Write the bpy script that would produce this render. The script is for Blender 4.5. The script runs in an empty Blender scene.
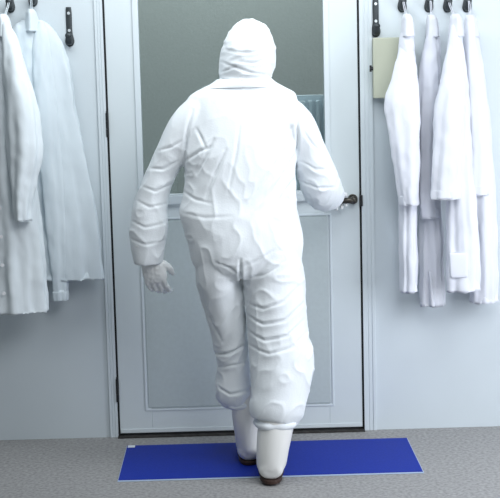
import bpy, bmesh, math, random
from mathutils import Vector, Matrix, noise
random.seed(7)
SC = bpy.context.scene
COL = SC.collection
PI = math.pi

# ------------------------------------------------------------------ materials
def mat(name, col, rough=.6, metal=0., bump=0., bscale=60., var=0., vscale=4., spec=.4, sheen=0., stretch=(1, 1, 1), col2=None):
    m = bpy.data.materials.new(name); m.use_nodes = True
    nt = m.node_tree; b = nt.nodes['Principled BSDF']
    b.inputs['Base Color'].default_value = (*col, 1); b.inputs['Roughness'].default_value = rough
    b.inputs['Metallic'].default_value = metal; b.inputs['Specular IOR Level'].default_value = spec
    if sheen: b.inputs['Sheen Weight'].default_value = sheen
    tc = nt.nodes.new('ShaderNodeTexCoord'); mp = nt.nodes.new('ShaderNodeMapping')
    mp.inputs['Scale'].default_value = stretch
    nt.links.new(tc.outputs['Object'], mp.inputs['Vector'])
    if var:
        n = nt.nodes.new('ShaderNodeTexNoise'); n.inputs['Scale'].default_value = vscale; n.inputs['Detail'].default_value = 6
        r = nt.nodes.new('ShaderNodeValToRGB')
        c2 = col2 or tuple(min(1, c*(1+var)) for c in col)
        r.color_ramp.elements[0].position = .3; r.color_ramp.elements[1].position = .7
        r.color_ramp.elements[0].color = (*[c*(1-var) for c in col], 1)
        r.color_ramp.elements[1].color = (*c2, 1)
        nt.links.new(mp.outputs[0], n.inputs['Vector'])
        nt.links.new(n.outputs['Fac'], r.inputs['Fac']); nt.links.new(r.outputs['Color'], b.inputs['Base Color'])
    if bump:
        n = nt.nodes.new('ShaderNodeTexNoise'); n.inputs['Scale'].default_value = bscale; n.inputs['Detail'].default_value = 4
        bp = nt.nodes.new('ShaderNodeBump'); bp.inputs['Strength'].default_value = bump; bp.inputs['Distance'].default_value = .01
        nt.links.new(mp.outputs[0], n.inputs['Vector'])
        nt.links.new(n.outputs['Fac'], bp.inputs['Height']); nt.links.new(bp.outputs[0], b.inputs['Normal'])
    return m

M = {}
M['wall'] = mat('painted_wall', (.60, .66, .69), .55, bump=.05, bscale=200, var=.02, vscale=3)
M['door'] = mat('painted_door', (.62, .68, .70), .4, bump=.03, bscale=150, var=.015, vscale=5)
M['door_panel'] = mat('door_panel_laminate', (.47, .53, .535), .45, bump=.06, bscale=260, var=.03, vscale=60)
M['trim'] = mat('painted_trim', (.63, .69, .72), .4, bump=.02, bscale=120)
M['gap'] = mat('dark_gap_shade', (.012, .013, .015), .8)  # near-black colour standing in for the shade inside the door gaps
M['threshold'] = mat('worn_threshold', (.035, .033, .03), .7, bump=.3, bscale=90, var=.5, vscale=30)
M['floor'] = mat('speckled_floor', (.26, .255, .25), .55, bump=.12, bscale=240, var=.2, vscale=75, col2=(.38, .375, .37))
M['beyond'] = mat('corridor_paint', (.34, .36, .355), .7, bump=.1, bscale=90, var=.05, vscale=80)
M['slat'] = mat('pale_slats', (.66, .74, .80), .5)
M['coverall'] = mat('spunbond_fabric', (.82, .86, .885), .55, bump=.10, bscale=170, spec=.3)
M['hoodm'] = mat('hood_fabric', (.82, .86, .885), .55, bump=.10, bscale=170, spec=.3)
M['glove'] = mat('white_glove', (.86, .88, .88), .5, bump=.05, bscale=200)
M['boot'] = mat('white_rubber_boot', (.84, .84, .81), .35, bump=.02, bscale=80)
M['sole'] = mat('dark_brown_sole', (.045, .022, .016), .6, bump=.1, bscale=90)
M['skin'] = mat('skin', (.55, .36, .27), .5)
M['eye'] = mat('eye_white', (.8, .8, .78), .3)
M['coat'] = mat('white_cotton', (.72, .74, .80), .85, bump=.12, bscale=320, spec=.15, sheen=.1)
M['coat_grey'] = mat('greyish_white_cotton', (.66, .73, .77), .85, bump=.12, bscale=320, spec=.15, sheen=.1)  # slightly greyer white than the other coats
M['coat_blue'] = mat('bright_white_cotton', (.74, .80, .83), .85, bump=.12, bscale=320, spec=.15, sheen=.1)
M['button'] = mat('plastic_button', (.75, .76, .78), .3)
M['box'] = mat('cream_box_paint', (.47, .49, .39), .45, bump=.03, bscale=150, var=.02, vscale=8)
M['iron'] = mat('dull_dark_metal', (.06, .07, .075), .45, metal=.6, bump=.1, bscale=100)
M['screw'] = mat('bright_screw', (.75, .8, .82), .3, metal=.4)
M['hinge'] = mat('blackened_hinge', (.03, .032, .035), .5, metal=.5)
M['lever'] = mat('dark_bronze_lever', (.07, .065, .055), .35, metal=.7)
M['mat_film'] = mat('blue_tacky_film', (.003, .024, .30), .6, bump=.06, bscale=300, var=.12, vscale=120, spec=.25)
M['mat_base'] = mat('pale_mat_backing', (.45, .55, .7), .5)
M['tab'] = mat('white_peel_tab', (.8, .85, .88), .5)

def creased(m, scale, strength, stretch):
    nt = m.node_tree; b = nt.nodes['Principled BSDF']; old = nt.nodes['Bump']
    tc = nt.nodes['Texture Coordinate']; mp = nt.nodes.new('ShaderNodeMapping')
    mp.inputs['Rotation'].default_value = (0, .5, 0); mp.inputs['Scale'].default_value = stretch
    n = nt.nodes.new('ShaderNodeTexNoise'); n.noise_type = 'RIDGED_MULTIFRACTAL'; n.inputs['Scale'].default_value = scale
    n.inputs['Detail'].default_value = 2; n.inputs['Roughness'].default_value = .4; n.inputs['Distortion'].default_value = .6
    bp = nt.nodes.new('ShaderNodeBump'); bp.inputs['Strength'].default_value = strength; bp.inputs['Distance'].default_value = .012
    nt.links.new(tc.outputs['Object'], mp.inputs['Vector']); nt.links.new(mp.outputs[0], n.inputs['Vector'])
    nt.links.new(n.outputs['Fac'], bp.inputs['Height']); nt.links.new(old.outputs[0], bp.inputs['Normal'])
    nt.links.new(bp.outputs[0], b.inputs['Normal'])
creased(M['coverall'], 7, .28, (1.3, 1.3, .8)); creased(M['hoodm'], 9, .2, (.8, .8, 1.5))
creased(M['coat'], 7, .12, (1.6, 1.6, .5)); creased(M['coat_blue'], 7, .12, (1.6, 1.6, .5)); creased(M['coat_grey'], 6, .12, (1.6, 1.6, .5))

g = bpy.data.materials.new('tinted_glass'); g.use_nodes = True
nt = g.node_tree; nt.nodes.remove(nt.nodes['Principled BSDF'])
tr = nt.nodes.new('ShaderNodeBsdfTransparent'); tr.inputs['Color'].default_value = (.86, .90, .90, 1)
gl = nt.nodes.new('ShaderNodeBsdfGlossy'); gl.inputs['Roughness'].default_value = .04
gl.inputs['Color'].default_value = (.9, .95, 1, 1)
fr = nt.nodes.new('ShaderNodeFresnel'); fr.inputs['IOR'].default_value = 1.45
mx = nt.nodes.new('ShaderNodeMixShader')
nt.links.new(fr.outputs[0], mx.inputs[0]); nt.links.new(tr.outputs[0], mx.inputs[1]); nt.links.new(gl.outputs[0], mx.inputs[2])
nt.links.new(mx.outputs[0], nt.nodes['Material Output'].inputs['Surface'])
M['glass'] = g

# ------------------------------------------------------------------ helpers
def link(name, bm, m, parent=None, smooth=False, bevel=0., loc=None):
    me = bpy.data.meshes.new(name)
    bmesh.ops.recalc_face_normals(bm, faces=bm.faces[:])
    bm.to_mesh(me); bm.free()
    o = bpy.data.objects.new(name, me); COL.objects.link(o)
    me.materials.append(M[m] if isinstance(m, str) else m)
    if smooth:
        for p in me.polygons: p.use_smooth = True
    if loc is not None:
        me.transform(Matrix.Translation(-Vector(loc))); o.location = loc
    if parent is not None: set_parent(o, parent)
    if bevel:
        b = o.modifiers.new('bevel', 'BEVEL'); b.width = bevel; b.segments = 2; b.limit_method = 'ANGLE'
    return o
def world_loc(o):
    v = Vector(o.location)
    while o.parent: o = o.parent; v += o.location
    return v
def set_parent(o, parent):
    w = Vector(o.location); o.parent = parent; o.location = w - world_loc(parent)
def tag(o, label=None, cat=None, group=None, kind=None):
    if label: o['label'] = label
    if cat: o['category'] = cat
    if group: o['group'] = group
    if kind: o['kind'] = kind
    return o
def empty(name, loc):
    o = bpy.data.objects.new(name, None); COL.objects.link(o); o.location = loc; o.empty_display_size = .05
    return o
def copy_tree(o, parent=None):
    c = o.copy(); COL.objects.link(c)
    if parent is not None: c.parent = parent
    for ch in [x for x in bpy.data.objects if x.parent == o]: copy_tree(ch, c)
    return c
def box(bm, x0, x1, y0, y1, z0, z1):
    v = [bm.verts.new(p) for p in ((x0,y0,z0),(x1,y0,z0),(x1,y1,z0),(x0,y1,z0),(x0,y0,z1),(x1,y0,z1),(x1,y1,z1),(x0,y1,z1))]
    for f in ((0,3,2,1),(4,5,6,7),(0,1,5,4),(1,2,6,5),(2,3,7,6),(3,0,4,7)): bm.faces.new([v[i] for i in f])
def cm(p0, p1, p2, p3, t):
    return .5*((2*p1)+(p2-p0)*t+(2*p0-5*p1+4*p2-p3)*t*t+(3*p1-p0-3*p2+p3)*t*t*t)
def spline(rows, k):
    """Catmull-Rom through rows of numbers, k steps per span."""
    n = len(rows); out = []
    for i in range(n-1):
        a, b, c, d = rows[max(i-1,0)], rows[i], rows[i+1], rows[min(i+2,n-1)]
        for j in range(k):
            out.append(tuple(cm(*q, j/k) for q in zip(a, b, c, d)))
    out.append(tuple(rows[-1])); return out
def loft(bm, rows, n=28, k=5, axis=None, ripple=None, power=2., caps=(True, True), lip=0.):
    """rows: (x, y, z, rx, ry). axis None = rings stay level; otherwise rings stand across the path with rx along `axis`."""
    R = spline(rows, k) if k > 1 else [tuple(r) for r in rows]
    if lip:
        e = R[-1]; up = Vector(R[-2][:3])-Vector(e[:3]); up.normalize()
        for f, q in ((.97, .002), (.9, .012), (.82, .05)):
            p = Vector(e[:3])+up*q*lip; R.append((p.x, p.y, p.z, e[3]*f, e[4]*f))
    rings = []
    for i, r in enumerate(R):
        c = Vector(r[:3])
        if axis is None: ax, ay = Vector((1,0,0)), Vector((0,1,0))
        else:
            t = Vector(R[min(i+1,len(R)-1)][:3])-Vector(R[max(i-1,0)][:3]); t.normalize()
            ax = Vector(axis); ax = (ax-t*ax.dot(t)).normalized(); ay = t.cross(ax)
        ring = []
        for j in range(n):
            a = 2*PI*j/n; ca, sa = math.cos(a), math.sin(a)
            if power != 2.:
                ca = math.copysign(abs(ca)**(2/power), ca); sa = math.copysign(abs(sa)**(2/power), sa)
            m = ripple(a, i/(len(R)-1)) if ripple else 1.
            ring.append(bm.verts.new(c+ax*(r[3]*ca*m)+ay*(r[4]*sa*m)))
        rings.append(ring)
    for a, b in zip(rings, rings[1:]):
        for j in range(n): bm.faces.new((a[j], a[(j+1)%n], b[(j+1)%n], b[j]))
    for end, ring in ((0, rings[0]), (1, rings[-1])):
        if caps[end]:
            c = bm.verts.new(sum((v.co for v in ring), Vector())/n)
            for j in range(n): bm.faces.new((ring[j], ring[(j+1)%n], c))
    return rings
def ball(bm, c, r, u=16, v=10):
    m = Matrix.Translation(c) @ Matrix.Diagonal((*r, 1)) if not isinstance(r, float) else Matrix.Translation(c) @ Matrix.Scale(r, 4)
    bmesh.ops.create_uvsphere(bm, u_segments=u, v_segments=v, radius=1, matrix=m)
def disc(bm, c, r, depth, axis='Y', n=24):
    rot = {'Y': Matrix.Rotation(PI/2, 4, 'X'), 'Z': Matrix.Identity(4), 'X': Matrix.Rotation(PI/2, 4, 'Y')}[axis]
    bmesh.ops.create_cone(bm, cap_ends=True, segments=n, radius1=r, radius2=r, depth=depth, matrix=Matrix.Translation(c) @ rot)
def fuse(bm, voxel, smooth):
    """One continuous skin over everything in bm."""
    bmesh.ops.recalc_face_normals(bm, faces=bm.faces[:])
    me = bpy.data.meshes.new('fuse'); bm.to_mesh(me); bm.free()
    o = bpy.data.objects.new('fuse', me); COL.objects.link(o)
    r = o.modifiers.new('r', 'REMESH'); r.mode = 'VOXEL'; r.voxel_size = voxel
    s = o.modifiers.new('s', 'SMOOTH'); s.factor = .5; s.iterations = smooth
    bpy.context.view_layer.update()
    dg = bpy.context.evaluated_depsgraph_get()
    out = bmesh.new(); ev = o.evaluated_get(dg); m2 = ev.to_mesh(); out.from_mesh(m2); ev.to_mesh_clear()
    bpy.data.objects.remove(o); bpy.data.meshes.remove(me)
    return out
def seg_d(px, pz, a, b):
    dx, dz = b[0]-a[0], b[1]-a[1]; L = dx*dx+dz*dz
    t = max(0, min(1, ((px-a[0])*dx+(pz-a[1])*dz)/L)); ex, ez = px-a[0]-t*dx, pz-a[1]-t*dz
    return math.sqrt(ex*ex+ez*ez), t
def wrinkle(bm, amp, freq, creases=(), gate=None):
    bm.normal_update(); mv = []
    for v in bm.verts:
        p, nr = v.co, v.normal
        w = gate(p) if gate else 1.
        q = Vector((p.x*freq[0], p.y*freq[1], p.z*freq[2]))
        q += noise.noise_vector(q*.5)*.8
        h = noise.noise(q); h2 = (1-abs(noise.noise(q*1.3+Vector((5, 3, 1)))))**5*1.6-.5
        d = amp*w*(h*.6+h2*.8)
        if creases and nr.y < .25:
            k = min(1, (.25-nr.y)/.6)
            for pl, dep, wid in creases:
                if not (min(c[0] for c in pl)-.06 < p.x < max(c[0] for c in pl)+.06 and min(c[1] for c in pl)-.06 < p.z < max(c[1] for c in pl)+.06): continue
                best = 9; tt = 0; n = len(pl)-1
                for i in range(n):
                    s, t = seg_d(p.x, p.z, pl[i], pl[i+1])
                    if s < best: best = s; tt = (i+t)/n
                if best < wid*5:
                    e = .25+.75*math.sin(PI*min(1, max(0, tt)))
                    d += k*e*dep*(-1.25*math.exp(-(best/(wid*.75))**2)+.55*math.exp(-(best/(2.3*wid))**2))
        mv.append((v, nr*d))
    for v, d in mv: v.co += d

# ------------------------------------------------------------------ the setting
DX0, DX1, OX0, OX1 = -.511, .526, -.519, .534        # door leaf, opening
def structure(name, bm, m, label, cat, bevel=0.):
    return tag(link(name, bm, m, bevel=bevel), label, cat, kind='structure')
b = bmesh.new(); box(b, -3, 3, -6.6, 1.6, -.12, 0)
structure('floor', b, 'floor', 'speckled grey concrete floor under the blue mat', 'floor')
b = bmesh.new()
box(b, -3, OX0-.012, 0, .14, 0, 2.9); box(b, OX1+.012, 3, 0, .14, 0, 2.9); box(b, OX0-.012, OX1+.012, 0, .14, 2.1, 2.9)
structure('wall_back', b, 'wall', 'pale bluish white painted wall around the door', 'wall')
b = bmesh.new(); box(b, -3, 3, 1.45, 1.6, 0, 2.9)
structure('wall_corridor', b, 'beyond', 'plain grey green corridor wall seen through the door glass', 'wall')
def casing(name, x0, x1, xj, label):
    b = bmesh.new()
    s = 1 if x1 > x0 else -1                                        # x0 = edge at the door, x1 = outer edge
    a, c = min(x0, x1), max(x0, x1)
    box(b, a, c, -.006, .0, 0, 2.14)
    for f0, f1, y in ((0, .34, -.0085), (.42, .66, -.008), (.74, 1.0, -.009)):
        u, w = x0+(x1-x0)*f0, x0+(x1-x0)*f1
        box(b, min(u, w), max(u, w), y, -.006, 0, 2.14)
    box(b, min(x0, xj), max(x0, xj), -.006, .14, 0, 2.1)
    structure(name, b, 'trim', label, 'door casing', .0015)
casing('trim_1', OX0, OX0-.034, OX0-.011, 'thin grooved white casing on the hinge side of the door')
casing('trim_2', OX1, OX1+.052, OX1+.011, 'grooved white casing on the lever side of the door, next to the cream box')
b = bmesh.new(); box(b, OX0, OX1, -.03, .13, 0, .006)
structure('threshold', b, 'threshold', 'dark worn threshold strip beneath the door', 'threshold')

# door leaf: stiles and rails, with pane, panel, beads, hinges and lever as parts
b = bmesh.new()
GX0, GX1, GZ0, GZ1 = -.374, .386, 1.03, 1.95
PX0, PX1, PZ0, PZ1 = -.392, .398, .119, .93
box(b, DX0, GX0, .0, .044, .014, 2.09); box(b, GX1, DX1, .0, .044, .014, 2.09)
box(b, GX0, GX1, .0, .044, GZ1, 2.09)
box(b, GX0, GX1, .0, .044, PZ1, GZ0)
box(b, GX0, GX1, .0, .044, .014, PZ0)
box(b, DX0+.002, DX1-.002, -.004, .0, .016, .034)
door = structure('door_1', b, 'door', 'white door with a glass upper half and a flat lower panel', 'door', .002)
b = bmesh.new(); box(b, GX0-.003, GX1+.003, .018, .024, GZ0-.003, GZ1+.003)
link('glass_pane', b, 'glass', door)
b = bmesh.new()
for x0, x1 in ((GX0-.024, GX0), (GX1, GX1+.022)):
    box(b, x0, x1, -.007, .0, GZ0-.022, GZ1+.022)
box(b, GX0, GX1, -.007, 0, GZ1, GZ1+.022)
link('glazing_bead', b, 'trim', door, bevel=.002)
b = bmesh.new(); box(b, GX0-.03, GX1+.03, -.013, 0, .992, GZ0); box(b, GX0, GX1, -.006, .018, GZ0, GZ0+.006)
link('sill_rail', b, 'trim', door, bevel=.003)
b = bmesh.new()
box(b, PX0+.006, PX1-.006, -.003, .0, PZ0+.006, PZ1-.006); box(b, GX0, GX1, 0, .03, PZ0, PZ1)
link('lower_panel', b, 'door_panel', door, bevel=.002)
b = bmesh.new()
for x0, x1, z0, z1 in ((PX0-.008, PX0, PZ0-.008, PZ1+.008), (PX1, PX1+.008, PZ0-.008, PZ1+.008), (PX0, PX1, PZ0-.008, PZ0), (PX0, PX1, PZ1, PZ1+.008)):
    box(b, x0, x1, -.004, 0, z0, z1)
link('panel_moulding', b, 'trim', door, bevel=.0012)
b = bmesh.new(); box(b, DX0+.02, DX1-.02, .002, .036, .006, .014)
link('bottom_gap_shade', b, 'gap', door)  # dark strip filling the gap under the door, its shade put into colour
for x0, x1 in ((OX0+.0004, DX0-.0003), (DX1+.0003, OX1-.0004)):
    b = bmesh.new(); box(b, x0, x1, .001, .04, .006, 2.09)
    link('edge_gap_shade', b, 'gap', door)  # strips blacken the side gaps: shade as colour, no rubber part
for z in (1.33, .205):
    b = bmesh.new()
    for i in range(3): disc(b, (-.5155, -.010, z-.033+i*.033), .0062, .0315, 'Z', 14)
    disc(b, (-.5155, -.010, z+.053), .004, .01, 'Z', 12)
    hinge = link('hinge', b, 'hinge', door, loc=(-.5155, -.008, z))
b = bmesh.new(); disc(b, (.497, -.004, .995), .021, .01, 'Y')
lv = link('lever_handle', b, 'lever', door, bevel=.002, loc=(.497, -.004, .995))
b = bmesh.new()
loft(b, [(.497, 0, .995, .011, .011), (.497, -.03, .995, .010, .010), (.493, -.05, .995, .011, .011), (.478, -.058, .995, .012, .010), (.44, -.058, .993, .011, .008), (.385, -.056, .99, .010, .007)], n=16, k=4, axis=(0, 0, 1))
ball(b, (.497, -.045, .995), (.017, .016, .017))
link('lever_grip', b, 'lever', lv, smooth=True)
b = bmesh.new(); box(b, OX1-.008, OX1+.004, -.020, -.006, .965, 1.012)
link('strike_plate', b, 'hinge', door, bevel=.002)

# pale slats added behind the glass, standing in for faint stripes in it
scr = tag(empty('stripe_stand_in', (.42, .35, 0)), 'added pale blue slats behind the glass, standing in for faint stripes beside the shoulder', 'screen')
b = bmesh.new(); box(b, .262, .56, .365, .38, .02, 1.425); box(b, .255, .27, .34, .385, 0, 1.435); box(b, .55, .565, .34, .385, 0, 1.435)
link('stripe_panel', b, 'slat', scr, bevel=.003)
for i in range(9):
    b = bmesh.new(); x = .275+i*.032
    box(b, x, x+.018, .345, .364, .05, 1.40)
    link('slat', b, 'slat', scr, bevel=.004)

# ------------------------------------------------------------------ tacky mat
mt = tag(empty('tacky_mat', (.11, -.39, 0)), 'bright blue rectangular tacky floor mat in front of the door', 'floor mat')
b = bmesh.new(); box(b, -.473, .697, -.648, -.160, .0004, .004)
link('backing', b, 'mat_base', mt, bevel=.001)
b = bmesh.new(); box(b, -.470, .694, -.640, -.163, .004, .0065)
link('adhesive_film', b, 'mat_film', mt, bevel=.0008)
b = bmesh.new(); box(b, -.466, -.437, -.195, -.165, .0065, .008)
link('peel_tab', b, 'tab', mt)

# ------------------------------------------------------------------ cream box on the wall
cb = tag(empty('wall_box', (.645, 0, 1.53)), 'cream metal box mounted on the wall between the door and the hanging coats', 'wall box')
b = bmesh.new(); box(b, .587, .722, -.056, .0, 1.417, 1.655)
link('casing', b, 'box', cb, bevel=.004)
b = bmesh.new(); box(b, .583, .726, -.068, -.057, 1.413, 1.659)
lid = link('lid', b, 'box', cb, bevel=.004)
b = bmesh.new(); disc(b, (.577, -.061, 1.535), .008, .012, 'X', 16); box(b, .569, .577, -.068, -.055, 1.522, 1.548)
link('latch', b, 'hinge', lid, bevel=.001)

# ------------------------------------------------------------------ wall hooks
def hook_parts(root, x, z):
    b = bmesh.new()
    loft(b, [(x, -.004, z+.13, .010, .004), (x, -.004, z+.10, .0125, .004), (x, -.004, z+.03, .0125, .004), (x, -.004, z-.005, .019, .004), (x, -.004, z-.022, .015, .004), (x, -.004, z-.03, .006, .004)], n=20, k=4)
    link('back_plate', b, 'iron', root, smooth=True)
    b = bmesh.new()
    loft(b, [(x, -.006, z-.012, .010, .006), (x, -.022, z-.018, .012, .007), (x, -.038, z-.010, .013, .007), (x, -.044, z+.008, .012, .007), (x, -.045, z+.018, .009, .006)], n=16, k=4, axis=(1, 0, 0))
    ball(b, (x, -.045, z+.014), (.014, .009, .012))
    link('prong', b, 'iron', root, smooth=True)
    for dz in (.035, .105):
        b = bmesh.new(); disc(b, (x, -.009, z+dz), .006, .005, 'Y', 16)
        link('screw', b, 'screw', root)
HZ = 1.685
h0 = tag(empty('coat_hook', (-.657, 0, HZ)), 'empty dark coat hook on the wall left of the door', 'coat hook', 'wall coat hooks')
hook_parts(h0, -.657, HZ)
def hook(x, z, label):
    h = copy_tree(h0); h.location = (x, 0, z); return tag(h, label)
hook(.603, HZ+.008, 'empty dark coat hook above the cream wall box')

# ------------------------------------------------------------------ lab coats
COATS = {
 'r1': dict(rear=-.100,
  body=[(0.712,-0.155,1.703,0.016,0.025),(0.710,-0.16,1.626,0.030,0.04),(0.706,-0.165,1.446,0.037,0.046),(0.706,-0.165,1.202,0.036,0.048),(0.707,-0.165,0.914,0.037,0.05),(0.706,-0.165,0.625,0.037,0.05)],
  sleeve=[(0.715,-0.14,1.721,0.01,0.012),(0.709,-0.16,1.625,0.028,0.03),(0.697,-0.205,1.507,0.050,0.036),(0.682,-0.232,1.415,0.066,0.042),(0.687,-0.235,1.32,0.063,0.042),(0.696,-0.235,1.207,0.055,0.04),(0.701,-0.23,1.094,0.047,0.038),(0.708,-0.225,0.99,0.037,0.035)]),
 'r2': dict(rear=-.026,
  body=[(0.822,-0.085,1.7,0.016,0.025),(0.823,-0.082,1.623,0.03,0.038),(0.811,-0.082,1.443,0.042,0.042),(0.806,-0.082,1.2,0.043,0.045),(0.811,-0.082,0.912,0.046,0.046),(0.817,-0.082,0.55,0.055,0.046)],
  sleeve=[(0.819,-0.11,1.719,0.01,0.012),(0.809,-0.12,1.623,0.025,0.025),(0.806,-0.128,1.504,0.042,0.03),(0.803,-0.128,1.385,0.045,0.030),(0.797,-0.128,1.244,0.042,0.03),(0.796,-0.128,1.163,0.039,0.03),(0.796,-0.132,1.0,0.038,0.028),(0.799,-0.132,0.925,0.036,0.028)]),
 'r3': dict(rear=-.155,
  body=[(0.899,-0.20,1.698,0.017,0.025),(0.900,-0.20,1.622,0.030,0.04),(0.906,-0.205,1.441,0.044,0.05),(0.910,-0.205,1.197,0.052,0.052),(0.920,-0.205,0.909,0.064,0.055),(0.924,-0.205,0.628,0.070,0.055)],
  sleeve=[(0.893,-0.21,1.717,0.009,0.012),(0.888,-0.235,1.622,0.026,0.03),(0.882,-0.26,1.502,0.046,0.036),(0.868,-0.275,1.384,0.060,0.04),(0.857,-0.28,1.244,0.059,0.04),(0.850,-0.28,1.124,0.059,0.038),(0.845,-0.28,1.016,0.060,0.035)]),
 'r4': dict(rear=-.026,
  body=[(0.979,-0.085,1.696,0.016,0.025),(0.988,-0.082,1.619,0.029,0.038),(1.005,-0.082,1.438,0.041,0.042),(1.019,-0.082,1.194,0.047,0.045),(1.030,-0.082,0.906,0.054,0.046),(1.032,-0.082,0.555,0.058,0.046)],
  sleeve=[(0.972,-0.11,1.715,0.01,0.012),(0.974,-0.115,1.619,0.025,0.025),(0.982,-0.12,1.5,0.036,0.025),(0.994,-0.122,1.38,0.042,0.026),(1.003,-0.122,1.24,0.044,0.026),(1.006,-0.122,1.119,0.044,0.025),(1.003,-0.122,1.014,0.041,0.025)]),
 'l1': dict(rear=-.125,
  body=[(-0.893,-0.19,1.74,0.02,0.025),(-0.893,-0.19,1.645,0.055,0.045),(-0.895,-0.19,1.485,0.082,0.055),(-0.900,-0.19,1.243,0.096,0.06),(-0.893,-0.19,0.956,0.108,0.065),(-0.885,-0.19,0.782,0.110,0.065),(-0.882,-0.19,0.588,0.113,0.065)],
  sleeve=[(-0.885,-0.22,1.76,0.012,0.012),(-0.861,-0.24,1.663,0.034,0.03),(-0.844,-0.265,1.545,0.048,0.042),(-0.826,-0.275,1.425,0.060,0.046),(-0.820,-0.28,1.247,0.068,0.048),(-0.831,-0.28,1.127,0.052,0.045),(-0.841,-0.28,1.035,0.038,0.04),(-0.841,-0.28,0.974,0.034,0.038)]),
 'l2': dict(rear=-.028,
  body=[(-0.800,-0.068,1.762,0.045,0.02),(-0.795,-0.068,1.71,0.100,0.03),(-0.785,-0.068,1.60,0.124,0.036),(-0.772,-0.068,1.45,0.133,0.04),(-0.748,-0.068,1.20,0.148,0.044),(-0.716,-0.068,0.93,0.154,0.046),(-0.702,-0.068,0.695,0.154,0.046)],
  sleeve=[(-0.760,-0.08,1.757,0.013,0.012),(-0.765,-0.09,1.681,0.034,0.025),(-0.764,-0.092,1.541,0.048,0.03),(-0.755,-0.094,1.401,0.052,0.032),(-0.744,-0.096,1.157,0.050,0.032),(-0.733,-0.096,0.932,0.046,0.03),(-0.728,-0.094,0.746,0.038,0.028),(-0.730,-0.092,0.618,0.030,0.026)]),
}
def make_coat(key, label, m, seed, folds=5):
    S = COATS[key]; top = S['body'][0]
    root = tag(empty('lab_coat', (top[0], top[1], top[2])), label, 'lab coat', 'white lab coats on the wall hooks')
    rnd = random.Random(seed); ph = [rnd.uniform(0, 6.28) for _ in range(6)]
    def rip(a, s):
        g = min(1, max(0, (s-.12)*1.3))
        return 1+g*(.07*math.sin(folds*a+ph[0]+1.5*math.sin(s*3+ph[3]))+.045*math.sin((folds+4)*a+ph[1]+s*2)+.02*math.sin(13*a+ph[2]))
    off = Vector((seed*3.1, seed*1.7, 0))
    def soften(bm, amp):
        bm.normal_update()
        for v, d in [(v, v.normal*amp*(noise.noise(Vector((v.co.x*26, v.co.y*26, v.co.z*7))+off)+.5*noise.noise(Vector((v.co.x*50, v.co.y*50, v.co.z*24))+off))) for v in bm.verts]: v.co += d
    b = bmesh.new(); loft(b, S['body'], n=72, k=16, ripple=rip, lip=1.)
    soften(b, .007); body = link('coat_body', b, m, root, smooth=True)
    e = S['body'][-1]
    def srip(a, s): return 1+.10*math.sin(3*a+ph[4]+s*2.5)*min(1, s*2)+.06*math.sin(7*a+ph[5]+s*3)*min(1, s*2)
    for back in (0, 1):
        rows = S['sleeve'] if not back else [(S['body'][0][0]+(r[0]-S['body'][0][0])*.5, S['rear'], r[2]-.01, r[3]*.6, min(r[4], .015)) for r in S['sleeve']]
        b = bmesh.new(); loft(b, rows, n=44, k=12, ripple=srip, lip=.8)
        soften(b, .006 if not back else .003); sl = link('sleeve', b, m, root, smooth=True)
        c, d = Vector(rows[-1][:3]), Vector(rows[-2][:3]); u = (d-c).normalized(); w = rows[-1][3:]
        q = [c-u*.004, c+u*.004, c+u*.028, c+u*.034]
        b = bmesh.new(); loft(b, [(*q[0], w[0]*.98, w[1]*.98), (*q[1], w[0]*1.012, w[1]*1.012), (*q[2], w[0]*1.016, w[1]*1.016), (*q[3], w[0]*.985, w[1]*.985)], n=44, k=3, ripple=lambda a, s: srip(a, .97))
        soften(b, .004 if not back else .002); link('cuff', b, m, sl, smooth=True)
    x, y, z = top[:3]
    b = bmesh.new()
    loft(b, [(x-.002, y-.006, z+.045, .013, .026), (x, y-.004, z+.03, .022, .04), (x+.002, y, z+.0, .027, .045), (x+.002, y, z-.045, .030, .052)], n=36, k=5, ripple=lambda a, s: 1+.08*math.sin(2*a+ph[1])+.05*math.sin(5*a+ph[2]))
    link('collar', b, m, root, smooth=True)
    b = bmesh.new(); hx, hz = x, z+.075
    pts = [(hx-.002, y+.01, z+.03, .003, .0015), (hx-.003, -.062, hz+.012, .003, .0015), (hx, -.045, hz+.032, .003, .0015), (hx+.003, -.062, hz+.012, .003, .0015), (hx+.002, y+.01, z+.03, .003, .0015)]
    loft(b, pts, n=10, k=5, axis=(0, 1, 0)); link('hanging_loop', b, m, root, smooth=True)
    return root
c1 = make_coat('r1', 'white lab coat nearest the cream box, its wide sleeve bent out towards the door', 'coat', 1, 4)
c2 = make_coat('r2', 'white lab coat with a split hem, second from the cream box and hanging lowest', 'coat', 2, 4)
c3 = make_coat('r3', 'white lab coat with a pocket and a broad open cuff, third from the cream box', 'coat', 3, 5)
c4 = make_coat('r4', 'white lab coat farthest from the cream box, at the end of the right-hand row', 'coat', 4, 4)
c5 = make_coat('l1', 'bulky white lab coat with a bent sleeve at the left edge of the photo', 'coat_blue', 5, 6)
c6 = make_coat('l2', 'greyish lab coat with an uneven hem between the bulky coat and the door', 'coat_grey', 6, 6)
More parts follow.
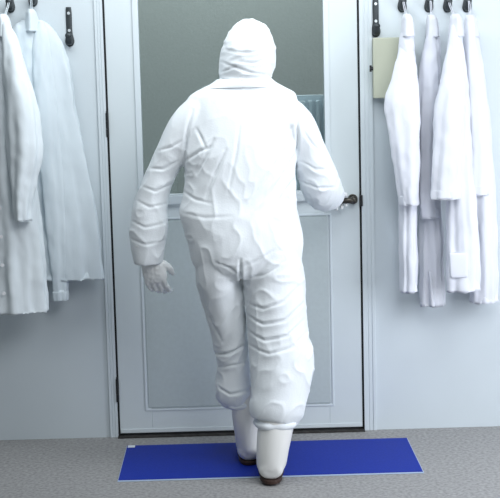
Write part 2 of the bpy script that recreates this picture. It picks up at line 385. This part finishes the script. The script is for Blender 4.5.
# pocket on the third coat, vent on the second, buttons along the bulky coat
b = bmesh.new(); loft(b, [(.897, -.253, .790, .034, .006), (.897, -.256, .782, .036, .007), (.899, -.256, .70, .034, .007), (.900, -.253, .692, .030, .006)], n=24, k=4, power=5)
link('pocket', b, 'coat', c3, smooth=True)
b = bmesh.new(); loft(b, [(.800, -.126, .70, .004, .008), (.804, -.130, .64, .006, .010), (.809, -.131, .57, .009, .010), (.811, -.130, .553, .008, .009)], n=16, k=5)
link('vent_edge', b, 'coat', c2, smooth=True)
for i in range(4):
    b = bmesh.new(); disc(b, (-.935, -.256, 1.02-.115*i), .007, .006, 'Y', 16)
    link('button', b, 'button', c5)
for x, z, lab in ((c1.location.x, c1.location.z, 'dark hook holding the white coat nearest the cream box'), (c2.location.x, c2.location.z, 'dark hook holding the coat with the split hem'),
                  (c3.location.x, c3.location.z, 'dark hook holding the white coat with a pocket'), (c4.location.x, c4.location.z, 'dark hook holding the white coat farthest from the cream box'),
                  (c5.location.x, c5.location.z, 'dark hook holding the bulky white coat with a bent sleeve'), (c6.location.x, c6.location.z, 'dark hook holding the greyish coat beside the door')):
    hook(x, z+.088, lab)

# ------------------------------------------------------------------ the person
def tube(b, rows, n=28, k=5, ax=(1, 0, 0)): loft(b, rows, n=n, k=k, axis=ax)
# body: one continuous skin, mostly hidden by the clothing
b = bmesh.new()
loft(b, [(.03,-.525,.82,.10,.08),(.03,-.525,.84,.15,.105),(.03,-.525,.88,.165,.11),(.025,-.52,1.0,.14,.095),(.025,-.505,1.12,.145,.10),(.03,-.49,1.25,.165,.11),(.04,-.48,1.36,.165,.095),(.045,-.475,1.42,.11,.075),(.05,-.465,1.46,.06,.06)], k=4)
loft(b, [(.05,-.465,1.40,.055,.058),(.055,-.45,1.48,.053,.056),(.06,-.44,1.53,.055,.06)], k=4)
loft(b, [(.062,-.425,1.485,.03,.035),(.064,-.43,1.51,.055,.07),(.066,-.435,1.56,.070,.088),(.068,-.44,1.61,.074,.095),(.070,-.445,1.655,.070,.09),(.072,-.448,1.69,.045,.06),(.072,-.448,1.702,.012,.016)], k=4)
tube(b, [(.068,-.345,1.615,.009,.008),(.068,-.333,1.595,.012,.012),(.067,-.322,1.575,.015,.016),(.067,-.338,1.562,.012,.01)], 12, 4)      # nose
for s in (-1, 1): ball(b, (.069+s*.076, -.44, 1.585), (.008, .018, .03))                                                                    # ears
ball(b, (.066, -.352, 1.535), (.022, .012, .007)); ball(b, (.066, -.354, 1.525), (.019, .011, .007))                                         # lips
tube(b, [(-.11,-.48,1.36,.05,.05),(-.17,-.48,1.33,.052,.052),(-.25,-.47,1.2,.046,.046),(-.305,-.465,1.07,.042,.042),(-.325,-.46,.94,.038,.038),(-.334,-.464,.87,.030,.026),(-.336,-.465,.835,.022,.018)])
tube(b, [(.18,-.48,1.36,.05,.05),(.24,-.47,1.325,.052,.052),(.30,-.44,1.2,.046,.046),(.325,-.40,1.1,.042,.042),(.355,-.31,1.06,.038,.038),(.40,-.18,1.03,.027,.026),(.415,-.13,1.025,.026,.02)], ax=(0,0,1))
tube(b, [(-.05,-.52,.84,.09,.095),(-.055,-.51,.7,.078,.082),(-.035,-.495,.55,.062,.064),(-.02,-.485,.46,.055,.058),(0,-.475,.32,.052,.055),(.02,-.46,.18,.04,.042),(.03,-.45,.09,.036,.045)])
tube(b, [(.11,-.52,.84,.095,.095),(.13,-.545,.7,.082,.085),(.15,-.565,.55,.065,.067),(.16,-.58,.46,.058,.06),(.155,-.63,.32,.054,.056),(.135,-.685,.18,.04,.042),(.12,-.69,.1,.036,.045)])
for x, y in ((.03, -.45), (.112, -.69)):                                                                                                     # feet, inside the boots
    loft(b, [(x, y-.03, .06, .02, .02), (x, y, .06, .032, .03), (x+.003, y+.08, .055, .036, .026), (x+.006, y+.15, .045, .036, .018), (x+.006, y+.19, .042, .02, .01)], n=20, k=4, axis=(1, 0, 0))
b = fuse(b, .008, 4)
person = link('person', b, 'skin', smooth=True, loc=(.06, -.55, 0))
tag(person, 'person in hooded white coverall, seen from behind, stepping to the door, hand on its lever', 'person')
for s in (-1, 1):
    b = bmesh.new(); ball(b, (.068+s*.030, -.358, 1.605), .0115); link('eye', b, 'eye', person, smooth=True)

# coverall
CREASE = [
 ([(-0.147,1.398),(-0.168,1.33),(-0.182,1.24),(-0.188,1.164)],.009,.009), ([(-0.071,1.29),(-0.103,1.223),(-0.139,1.163)],.009,.009),
 ([(-0.026,1.251),(-0.066,1.169),(-0.107,1.074)],.008,.009), ([(0.03,1.363),(0.012,1.243),(-0.023,1.091)],.004,.008),
 ([(-0.134,1.33),(-0.102,1.261)],.006,.008), ([(-0.179,1.209),(-0.125,1.246),(-0.079,1.264)],.006,.008),
 ([(0.243,1.381),(0.244,1.275),(0.237,1.123)],.011,.008), ([(0.241,1.313),(0.194,1.238),(0.131,1.156),(0.061,1.066)],.006,.009),
 ([(0.243,1.237),(0.188,1.154),(0.122,1.064)],.006,.009), ([(0.226,1.332),(0.18,1.284)],.006,.007),
 ([(0.242,1.142),(0.191,1.086),(0.144,1.029)],.006,.008), ([(-0.198,1.096),(-0.145,1.067),(-0.085,1.054)],.004,.008),
 ([(-0.204,1.019),(-0.113,1.001),(-0.01,1.006)],.003,.009), ([(0.016,0.844),(0.015,0.786),(0.021,0.728)],.014,.008),
 ([(0.015,0.786),(-0.03,0.818),(-0.075,0.835)],.005,.007), ([(0.027,0.817),(0.085,0.842),(0.139,0.875)],.005,.008),
 ([(0.026,0.766),(0.099,0.784),(0.188,0.835)],.006,.008), ([(0.031,0.673),(0.096,0.659),(0.173,0.684),(0.235,0.733)],.006,.008),
 ([(0.034,0.626),(0.094,0.601),(0.179,0.615),(0.249,0.667)],.008,.008), ([(0.036,0.566),(0.1,0.541),(0.185,0.558),(0.251,0.603)],.008,.008),
 ([(0.038,0.513),(0.114,0.492),(0.199,0.513),(0.261,0.554)],.006,.008), ([(-0.123,0.668),(-0.098,0.59),(-0.061,0.518)],.006,.009),
 ([(-0.09,0.463),(-0.039,0.47),(0.031,0.499)],.012,.008), ([(-0.08,0.408),(-0.025,0.422),(0.037,0.428)],.006,.007),
 ([(-0.082,0.332),(-0.036,0.306),(0.043,0.32)],.008,.007), ([(-0.278,1.249),(-0.231,1.263),(-0.193,1.285)],.005,.007),
 ([(-0.31,1.181),(-0.265,1.18),(-0.21,1.209)],.006,.007), ([(-0.347,1.113),(-0.298,1.096),(-0.236,1.118)],.0035,.007),
 ([(-0.372,1.06),(-0.323,1.036),(-0.254,1.045)],.0035,.007), ([(-0.398,0.984),(-0.341,0.959),(-0.264,0.972)],.0035,.007),
 ([(-0.404,0.914),(-0.343,0.893),(-0.266,0.903)],.0035,.007), ([(0.267,1.31),(0.296,1.263),(0.327,1.232)],.005,.007),
 ([(0.258,1.193),(0.312,1.161),(0.374,1.159)],.005,.007), ([(0.258,1.114),(0.32,1.089),(0.39,1.087)],.006,.007)]
b = bmesh.new()
loft(b, [(.043,-.53,.762,.14,.10),(.043,-.53,.80,.20,.13),(.040,-.53,.86,.217,.145),(.034,-.525,.92,.222,.145),(.016,-.52,1.0,.226,.135),(.020,-.51,1.07,.216,.13),(.026,-.50,1.15,.212,.135),(.023,-.485,1.24,.222,.14),(.030,-.475,1.32,.218,.137),(.036,-.47,1.375,.216,.128),(.039,-.468,1.420,.212,.116),(.042,-.467,1.452,.200,.106),(.045,-.466,1.478,.155,.100),(.048,-.464,1.500,.112,.095),(.050,-.462,1.520,.085,.085)], n=48, k=4)
# sleeves
tube(b, [(-.04,-.47,1.405,.062,.08),(-.10,-.472,1.390,.076,.082),(-.165,-.475,1.335,.076,.08),(-.215,-.475,1.265,.066,.072),(-.260,-.47,1.19,.057,.064),(-.298,-.465,1.11,.057,.064),(-.322,-.462,1.03,.065,.066),(-.330,-.462,.95,.076,.068),(-.337,-.463,.89,.070,.060),(-.338,-.465,.84,.060,.052),(-.338,-.465,.810,.054,.046)])
tube(b, [(.12,-.47,1.398,.062,.08),(.18,-.472,1.380,.076,.082),(.242,-.467,1.325,.076,.08),(.282,-.445,1.25,.068,.076),(.312,-.425,1.17,.072,.078),(.335,-.395,1.10,.078,.084),(.352,-.335,1.062,.076,.078),(.375,-.25,1.043,.068,.068),(.398,-.185,1.032,.054,.052),(.402,-.165,1.03,.044,.042)], ax=(1, 0, 0))
# trouser legs, bloused over the boots
tube(b, [(-.06,-.525,.84,.10,.12),(-.066,-.52,.75,.088,.11),(-.052,-.51,.667,.080,.10),(-.037,-.50,.568,.071,.088),(-.027,-.49,.48,.066,.08),(-.020,-.48,.40,.064,.076),(-.018,-.472,.33,.074,.082),(-.015,-.468,.29,.077,.082),(-.006,-.466,.258,.060,.068)], n=36)
tube(b, [(.135,-.53,.85,.11,.13),(.142,-.54,.755,.118,.13),(.147,-.555,.679,.116,.125),(.150,-.57,.582,.115,.12),(.157,-.58,.504,.119,.12),(.165,-.595,.447,.125,.122),(.161,-.62,.388,.117,.115),(.150,-.648,.315,.105,.104),(.136,-.665,.262,.102,.098),(.130,-.672,.230,.084,.084)], n=36)
b = fuse(b, .0045, 8)
def gate(p):
    u = min(1, max(0, (p.z-1.05)/.25)); return 1-.7*u
wrinkle(b, .0033, (11, 11, 10), CREASE, gate)
cov = link('coverall', b, 'coverall', person, smooth=True)
# elastic hem bands at the trouser ends and cuffs
def band(name, c, rx, ry, h, m, parent, tilt=(0, 0)):
    b = bmesh.new()
    rip = lambda a, s: 1+.025*math.sin(5*a)+.015*math.sin(9*a+1)
    x, y, z = c
    loft(b, [(x, y, z+h, rx*.92, ry*.92), (x, y, z+h*.7, rx*1.04, ry*1.04), (x, y, z+h*.3, rx*1.04, ry*1.04), (x, y, z, rx*.93, ry*.93)], n=44, k=4, ripple=rip)
    return link(name, b, m, parent, smooth=True)
band('elastic_hem', (-.002, -.466, .238), .061, .066, .03, 'coverall', cov)
band('elastic_hem', (.135, -.673, .208), .081, .080, .03, 'coverall', cov)
# back seam running down from the collar
# hood
HC = [([(-0.033,1.575),(0.016,1.555),(0.065,1.535),(0.118,1.526)],.007,.006), ([(-0.016,1.62),(0.036,1.607),(0.097,1.609),(0.143,1.627)],.006,.006),
 ([(-0.034,1.537),(0.005,1.552),(0.051,1.581)],.005,.005), ([(0.036,1.573),(0.088,1.568),(0.15,1.586)],.006,.005),
 ([(0.03,1.671),(0.083,1.673),(0.129,1.661)],.003,.005), ([(-0.049,1.512),(0.034,1.498),(0.148,1.503)],.006,.005)]
b = bmesh.new()
loft(b, [(.048,-.466,1.490,.104,.100),(.051,-.465,1.500,.100,.101),(.055,-.462,1.515,.098,.104),(.060,-.458,1.54,.104,.115),(.066,-.456,1.58,.106,.122),(.070,-.456,1.625,.101,.124),(.073,-.458,1.665,.089,.112),(.075,-.46,1.695,.072,.092),(.076,-.462,1.716,.052,.066),(.077,-.463,1.730,.026,.034),(.077,-.463,1.733,.006,.008)], n=64, k=9, caps=(False, True))
for f in [f for f in b.faces if f.calc_center_median().y > -.42 and ((f.calc_center_median().x-.068)/.062)**2+((f.calc_center_median().z-1.585)/.082)**2 < 1]: b.faces.remove(f)
bmesh.ops.delete(b, geom=[v for v in b.verts if not v.link_faces], context='VERTS')
bmesh.ops.recalc_face_normals(b, faces=b.faces[:])
wrinkle(b, .003, (14, 14, 18), HC)
hood = link('hood', b, 'hoodm', person, smooth=True)
so = hood.modifiers.new('thickness', 'SOLIDIFY'); so.thickness = .004; so.offset = -1
# collar of the coverall lying under the hood
b = bmesh.new()
loft(b, [(.043,-.466,1.478,.150,.106),(.045,-.466,1.488,.134,.107),(.047,-.465,1.500,.116,.106),(.049,-.464,1.510,.104,.103)], n=64, k=5, caps=(False, False), ripple=lambda a, s: 1+.012*math.sin(5*a+1))
collar = link('collar', b, 'coverall', cov, smooth=True)
so = collar.modifiers.new('thickness', 'SOLIDIFY'); so.thickness = .004; so.offset = -1

# gloves: palm, four fingers and a thumb each
def make_glove(mtx, side, curls, cuff):
    """local frame: wrist at origin, fingers along -z, palm faces +y, thumb towards side*x."""
    b = bmesh.new()
    loft(b, [(0,0,.062,cuff*.97,cuff*.83),(0,0,.05,cuff*.98,cuff*.84),(0,0,.025,cuff*.82,cuff*.68),(0,0,.0,.031,.022),(side*.004,.0,-.03,.040,.019),(side*.004,.001,-.065,.045,.018),(side*.003,.002,-.09,.043,.015),(side*.002,.002,-.10,.036,.011)], n=24, k=4)
    for i, (ox, ln, r) in enumerate(((.031,.074,.0105),(.010,.082,.0108),(-.011,.076,.0105),(-.031,.060,.0095))):
        p = Vector((side*ox, .002, -.082)); a = 0.; pts = [(p.x, p.y, p.z+.02, r, r)]
        sx = side*ox*.35
        for j, fr in enumerate((.0, .46, .30, .24)):
            if j: a += curls[i]*(1.0 if j > 1 else .8)
            L = ln*fr+(.018 if j == 0 else 0)
            d = Vector((sx*(1 if j < 2 else .3), math.sin(a), -math.cos(a)))
            steps = 2
            for q in range(steps):
                p = p+d*L/steps; rr = r*(1-.10*j)
                pts.append((p.x, p.y, p.z, rr, rr))
        e = p+Vector((0, math.sin(a), -math.cos(a)))*r*.5; pts.append((e.x, e.y, e.z, r*.4, r*.4))
        loft(b, pts, n=14, k=3, axis=(1, 0, 0))
    t = [(side*.018,.004,-.018,.014,.014),(side*.040,.010,-.036,.014,.013),(side*.055,.018,-.058,.0125,.012),(side*.060,.026,-.080,.011,.011),(side*.061,.032,-.094,.006,.006)]
    loft(b, t, n=14, k=4, axis=(0, 1, 0))
    b = fuse(b, .0032, 3)
    b.transform(mtx)
    wrinkle(b, .0018, (40, 40, 40))
    return link('glove', b, 'glove', person, smooth=True)
# hanging hand: palm turned towards the thigh and a little back
Ml = Matrix.Translation((-.336,-.466,.838)) @ Matrix.Rotation(math.radians(-13), 4, 'Y') @ Matrix.Rotation(math.radians(10), 4, 'X') @ Matrix.Rotation(math.radians(-14), 4, 'Z')
Ml = Ml @ Matrix.Scale(1.08, 4)
make_glove(Ml, 1, (.42, .46, .50, .54), .047)
# hand on the lever: fingers towards the door, curling down over the grip
fz = Vector((-.16, -.98, .10)).normalized()             # local +z (back towards the elbow)
fy = Vector((0, -.1, -1)); fy = (fy-fz*fy.dot(fz)).normalized()
fx = fy.cross(fz)
Mr = Matrix((( fx.x, fy.x, fz.x, .418), (fx.y, fy.y, fz.y, -.150), (fx.z, fy.z, fz.z, 1.030), (0, 0, 0, 1)))
make_glove(Mr @ Matrix.Scale(.95, 4), 1 if fx.x < 0 else -1, (.75, .8, .8, .75), .040)

# boots
def make_boot(shaft, heel, yaw):
    """shaft rows down to the ankle, then the foot along +y; sole a part of its own."""
    b = bmesh.new()
    loft(b, shaft, n=32, k=5)
    x, y = heel; d = Vector((math.sin(yaw), math.cos(yaw), 0)); P = lambda s: Vector((x, y, 0))+d*s
    rows = []
    for s, z, w, h in ((.0, .052, .030, .028), (.012, .055, .044, .036), (.05, .062, .049, .046), (.11, .062, .047, .044), (.17, .054, .050, .036), (.22, .050, .051, .031), (.26, .046, .042, .025), (.282, .042, .022, .014)):
        p = P(s); rows.append((p.x, p.y, z, w, h))
    loft(b, rows, n=28, k=4, axis=(1, 0, 0))
    b = fuse(b, .006, 5)
    bt = link('boot', b, 'boot', person, smooth=True)
    b = bmesh.new(); n = 40; out = []
    for j in range(n):
        a = 2*PI*j/n; s = .142-.150*math.cos(a); w = .050*math.copysign(abs(math.sin(a))**.75, math.sin(a))*(1-.10*math.exp(-((s-.10)/.04)**2))
        out.append(P(s)+Vector((d.y, -d.x, 0))*w)
    lo = [b.verts.new((p.x, p.y, .0068)) for p in out]; hi = [b.verts.new((p.x, p.y, .022)) for p in out]
    for j in range(n): b.faces.new((lo[j], lo[(j+1)%n], hi[(j+1)%n], hi[j]))
    b.faces.new(lo[::-1]); b.faces.new(hi)
    link('sole', b, 'sole', bt, bevel=.003)
    return bt
make_boot([(.022,-.466,.33,.060,.062),(.026,-.466,.265,.061,.063),(.029,-.465,.19,.059,.061),(.032,-.458,.12,.054,.058),(.033,-.445,.06,.048,.058),(.033,-.44,.04,.03,.04)], (.033, -.496), .02)
make_boot([(.148,-.662,.33,.068,.070),(.141,-.676,.26,.070,.070),(.130,-.69,.19,.067,.068),(.119,-.70,.12,.061,.062),(.113,-.695,.06,.054,.062),(.112,-.69,.04,.03,.04)], (.110, -.752), .03)

# ------------------------------------------------------------------ light
def area(name, loc, target, sx, sy, power, col):
    l = bpy.data.lights.new(name, 'AREA'); l.shape = 'RECTANGLE'; l.size = sx; l.size_y = sy; l.energy = power; l.color = col
    o = bpy.data.objects.new(name, l); COL.objects.link(o); o.location = loc
    o.rotation_euler = (Vector(target)-Vector(loc)).to_track_quat('-Z', 'Y').to_euler()
    return o
area('ceiling_light', (-.1, -.95, 2.6), (0, -.1, 1.0), 1.9, .5, 24, (.90, .96, 1))
area('ceiling_light', (1.0, -2.7, 2.75), (.2, -.3, 1.3), 1.8, 1.3, 46, (.94, .965, 1))
area('right_fill_light', (2.4, -1.7, 1.1), (.8, -.4, .1), 1.2, 1.6, 50, (.87, .91, 1))  # added fill to brighten the right side, no window stands there
area('corridor_light', (0, .7, 2.8), (0, .9, 0), 1.6, .5, 32, (.95, 1, .98))
w = bpy.data.worlds.new('room_ambience'); SC.world = w; w.use_nodes = True
w.node_tree.nodes['Background'].inputs[0].default_value = (.80, .92, 1, 1)
w.node_tree.nodes['Background'].inputs[1].default_value = .17

# ------------------------------------------------------------------ camera
X = (0.9995624961704199, -0.02642325804584294, 0.013290134830099592)
Y = (-0.016663705018412987, -0.13186062231961584, 0.9911281941386508)
Z = (-0.024436390580827347, -0.9909160346445739, -0.13224324217008152)
cam = bpy.data.cameras.new('camera'); co = bpy.data.objects.new('camera', cam); COL.objects.link(co)
cam.sensor_width = 36; cam.sensor_fit = 'HORIZONTAL'; cam.lens = 1368/500*36; cam.clip_start = .05; cam.clip_end = 60
m = Matrix.Identity(4)
for r, A in enumerate((X, Y, Z)):
    m[r][0], m[r][1], m[r][2] = A[0], -A[1], -A[2]
m[0][3], m[1][3], m[2][3] = -.01417, -5.7, 1.55582
co.matrix_world = m
SC.camera = co
SC.view_settings.view_transform = 'Standard'; SC.view_settings.look = 'None'
SC.view_settings.gamma = 1; SC.view_settings.use_curve_mapping = False
SC.view_settings.exposure = 0.
